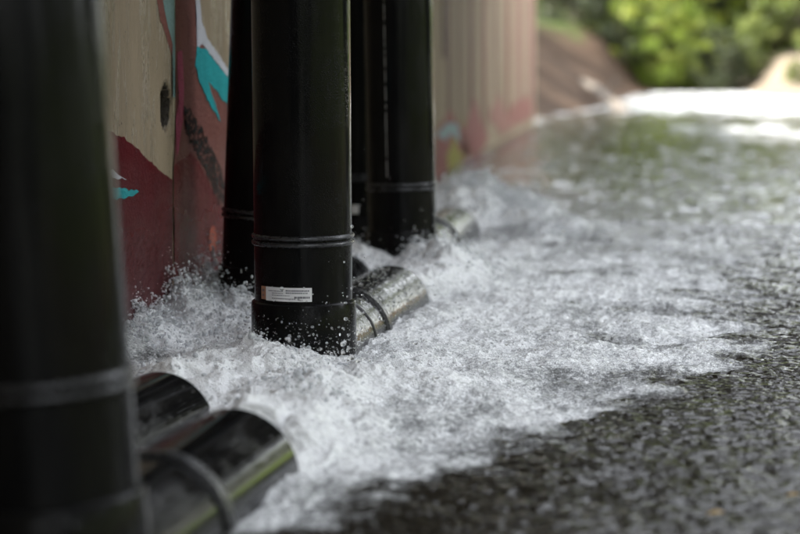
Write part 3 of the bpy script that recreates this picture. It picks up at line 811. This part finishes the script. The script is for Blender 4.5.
plant('dark', 585, 96, 1.6, 'dark green tree above the middle of the brown bank')
plant('mid', 622, 92, 1.0, 'mid green tree above the low end of the brown bank')
plant('mid', 668, 102, 1.9, 'tall green tree behind the bright yellow-green bush')
plant('mid', 706, 96, 1.0, 'dark green tree behind the far edge of the white water')
plant('mid', 742, 104, 1.8, 'green tree behind the low end of the pale mound')
plant('mid', 776, 92, .95, 'dark tree with shadowy gaps behind the pale mound')
plant('mid', 812, 90, 1.0, 'green tree at the right edge of the picture, over the pale mound')
plant('mid', 640, 118, 2.1, 'deep green tree at the back between nearer crowns')
plant('mid', 735, 120, 2.1, 'deep green tree far behind the pale mound')
plant('bush', 652, 85.5, 1.1, 'bright yellow-green bush at the left end of the far shore')
plant('bush', 676, 86.5, .8, 'smaller yellow-green bush in the middle of the far shore')
plant('gbush', 702, 86, .85, 'green bush at the middle of the far shore')
plant('dbush', 724, 85, .8, 'low green bush where the far shore meets the pale mound')
plant('gbush', 748, 86.5, .8, 'leafy green bush at the low end of the pale mound')
plant('gbush', 628, 90, 1.3, 'broad green bush between the brown bank and the yellow-green bush')
plant('bush', 690, 92, 1.3, 'broad yellowish bush behind the low green bushes of the far shore')
plant('dbush', 716, 93, 1.5, 'broad deep green bush at the back of the far shore')
plant('bush', 788, 96, 1.5, 'broad yellow-green bush above the top of the pale mound')
plant('dbush', 600, 92, 1.3, 'broad green bush behind the top of the brown bank')
for y in (46, 52, 58, 65, 72):  # unseen bushes, put in to shade the bank
    plant('gbush', 0, y, 1.15, 'green bush added to shade the brown bank, hidden behind the wall', x=-4.9 - .02 * (y - 46))
plant('bush', 766, 93, .9, 'yellowish bush on the back of the pale mound')
plant('dbush', 618, 84, .7, 'green bush on the slope of the brown bank')
plant('dbush', 570, 84, .9, 'dull green bush on top of the brown bank')
plant('gbush', 796, 72.5, .28, 'small tuft bush at the foot of the pale mound by the picture edge')
# the wood on the right-hand side, seen in the wet pipes
for i, (x, y, s, kd) in enumerate([(12.5, 66, 1.1, 'mid'), (11.5, 80, 1.2, 'dark'), (16, 74, 1.1, 'dark'), (19, 57, .72, 'mid'), (17.5, 50, .62, 'mid'), (16.5, 44, .58, 'mid'),
        (17, 37, 1.15, 'dark'), (14, 34, 1.2, 'dark'), (14.5, 7, 1.25, 'dark'), (14, 1.5, 1.1, 'dark'), (14.5, -4, 1.2, 'dark'), (13.5, -10, 1.15, 'dark'),
        (11, -15.5, 1.2, 'dark'), (6, -19, 1.2, 'dark'), (.5, -20, 1.2, 'dark'), (18, 4, 1.3, 'dark'), (18.5, -7, 1.3, 'dark')]):
    plant(kd, 0, y, s, 'green tree in the row along the opposite bank, outside the picture', x=x, zoff=-.4)

# ------------------------------------------------------------------ small things
a = at_y(583, 76, 58); b = at_z(628, 113, -.05)
a.z = ground_z(a.x, a.y) + .08
bm = bmesh.new()
dv = b - a
tube_bm(bm, [Vector((0, 0, 0)), dv * .3 + Vector((.03, 0, .05)), dv * .65 + Vector((-.04, 0, .04)), dv], [.10, .12, .13, .15], 12)
tube_bm(bm, [dv * .45, dv * .5 + Vector((.25, .1, .35)), dv * .52 + Vector((.4, .1, .6))], [.05, .035, .012], 7)
log = tag(link('fallen_log', bm_mesh('fallen_log', bm, True), M_LOG, None, a), 'pale bare log lying down the brown bank into the water', 'log')
for (px, py, s, lb) in ((716, 515, .024, 'orange fallen leaf floating near the bottom right of the stream'), (793, 497, .020, 'yellow fallen leaf floating at the right edge of the dark water')):
    p = at_z(px, py, .012)
    V_, F_ = [], []
    for i in range(9):
        u = i / 8; w = math.sin(math.pi * u) ** .8 * .42
        for v in (-1, 0, 1): V_.append(((u - .5) * 2 * s, v * w * s, .004 * abs(v) + .006 * math.sin(3 * u)))
    for i in range(8):
        for j in range(2): F_.append((i * 3 + j, i * 3 + j + 3, i * 3 + j + 4, i * 3 + j + 1))
    o = tag(link('fallen_leaf', mesh_py('fallen_leaf', V_, F_, True), M_DRY, None, p), lb, 'leaf', 'fallen leaves on the water')
    o.rotation_euler = (.25, -.1, random.uniform(-.4, .4))

# ------------------------------------------------------------------ light
SUN_EL, SUN_AZ = R(40), R(248)         # azimuth clockwise from +Y: behind the camera and to the left
w = bpy.data.worlds.new('World'); scene.world = w; w.use_nodes = True
nt = w.node_tree
bg = nt.nodes['Background']; sky = nt.nodes.new('ShaderNodeTexSky'); sky.sky_type = 'NISHITA'
sky.sun_disc = False; sky.sun_elevation = SUN_EL; sky.sun_rotation = SUN_AZ
sky.air_density = 1.0; sky.dust_density = 1.5
hs = nt.nodes.new('ShaderNodeHueSaturation'); hs.inputs['Saturation'].default_value = .2   # a hazy summer sky
nt.links.new(sky.outputs[0], hs.inputs['Color']); nt.links.new(hs.outputs[0], bg.inputs['Color']); bg.inputs['Strength'].default_value = .15
sd_ = bpy.data.lights.new('sun', 'SUN'); sd_.energy = 2.4; sd_.angle = R(.5); sd_.color = (1, .95, .87)
so = bpy.data.objects.new('sun', sd_); COL.objects.link(so)
to_sun = Vector((math.sin(SUN_AZ) * math.cos(SUN_EL), math.cos(SUN_AZ) * math.cos(SUN_EL), math.sin(SUN_EL)))
so.rotation_euler = to_sun.to_track_quat('Z', 'Y').to_euler()

vs = scene.view_settings
vs.view_transform = 'Standard'; vs.look = 'None'; vs.gamma = 1; vs.use_curve_mapping = False
vs.exposure = 3.2
scene.cycles.use_denoising = True
scene.cycles.max_bounces = 6
scene.cycles.sample_clamp_indirect = 6
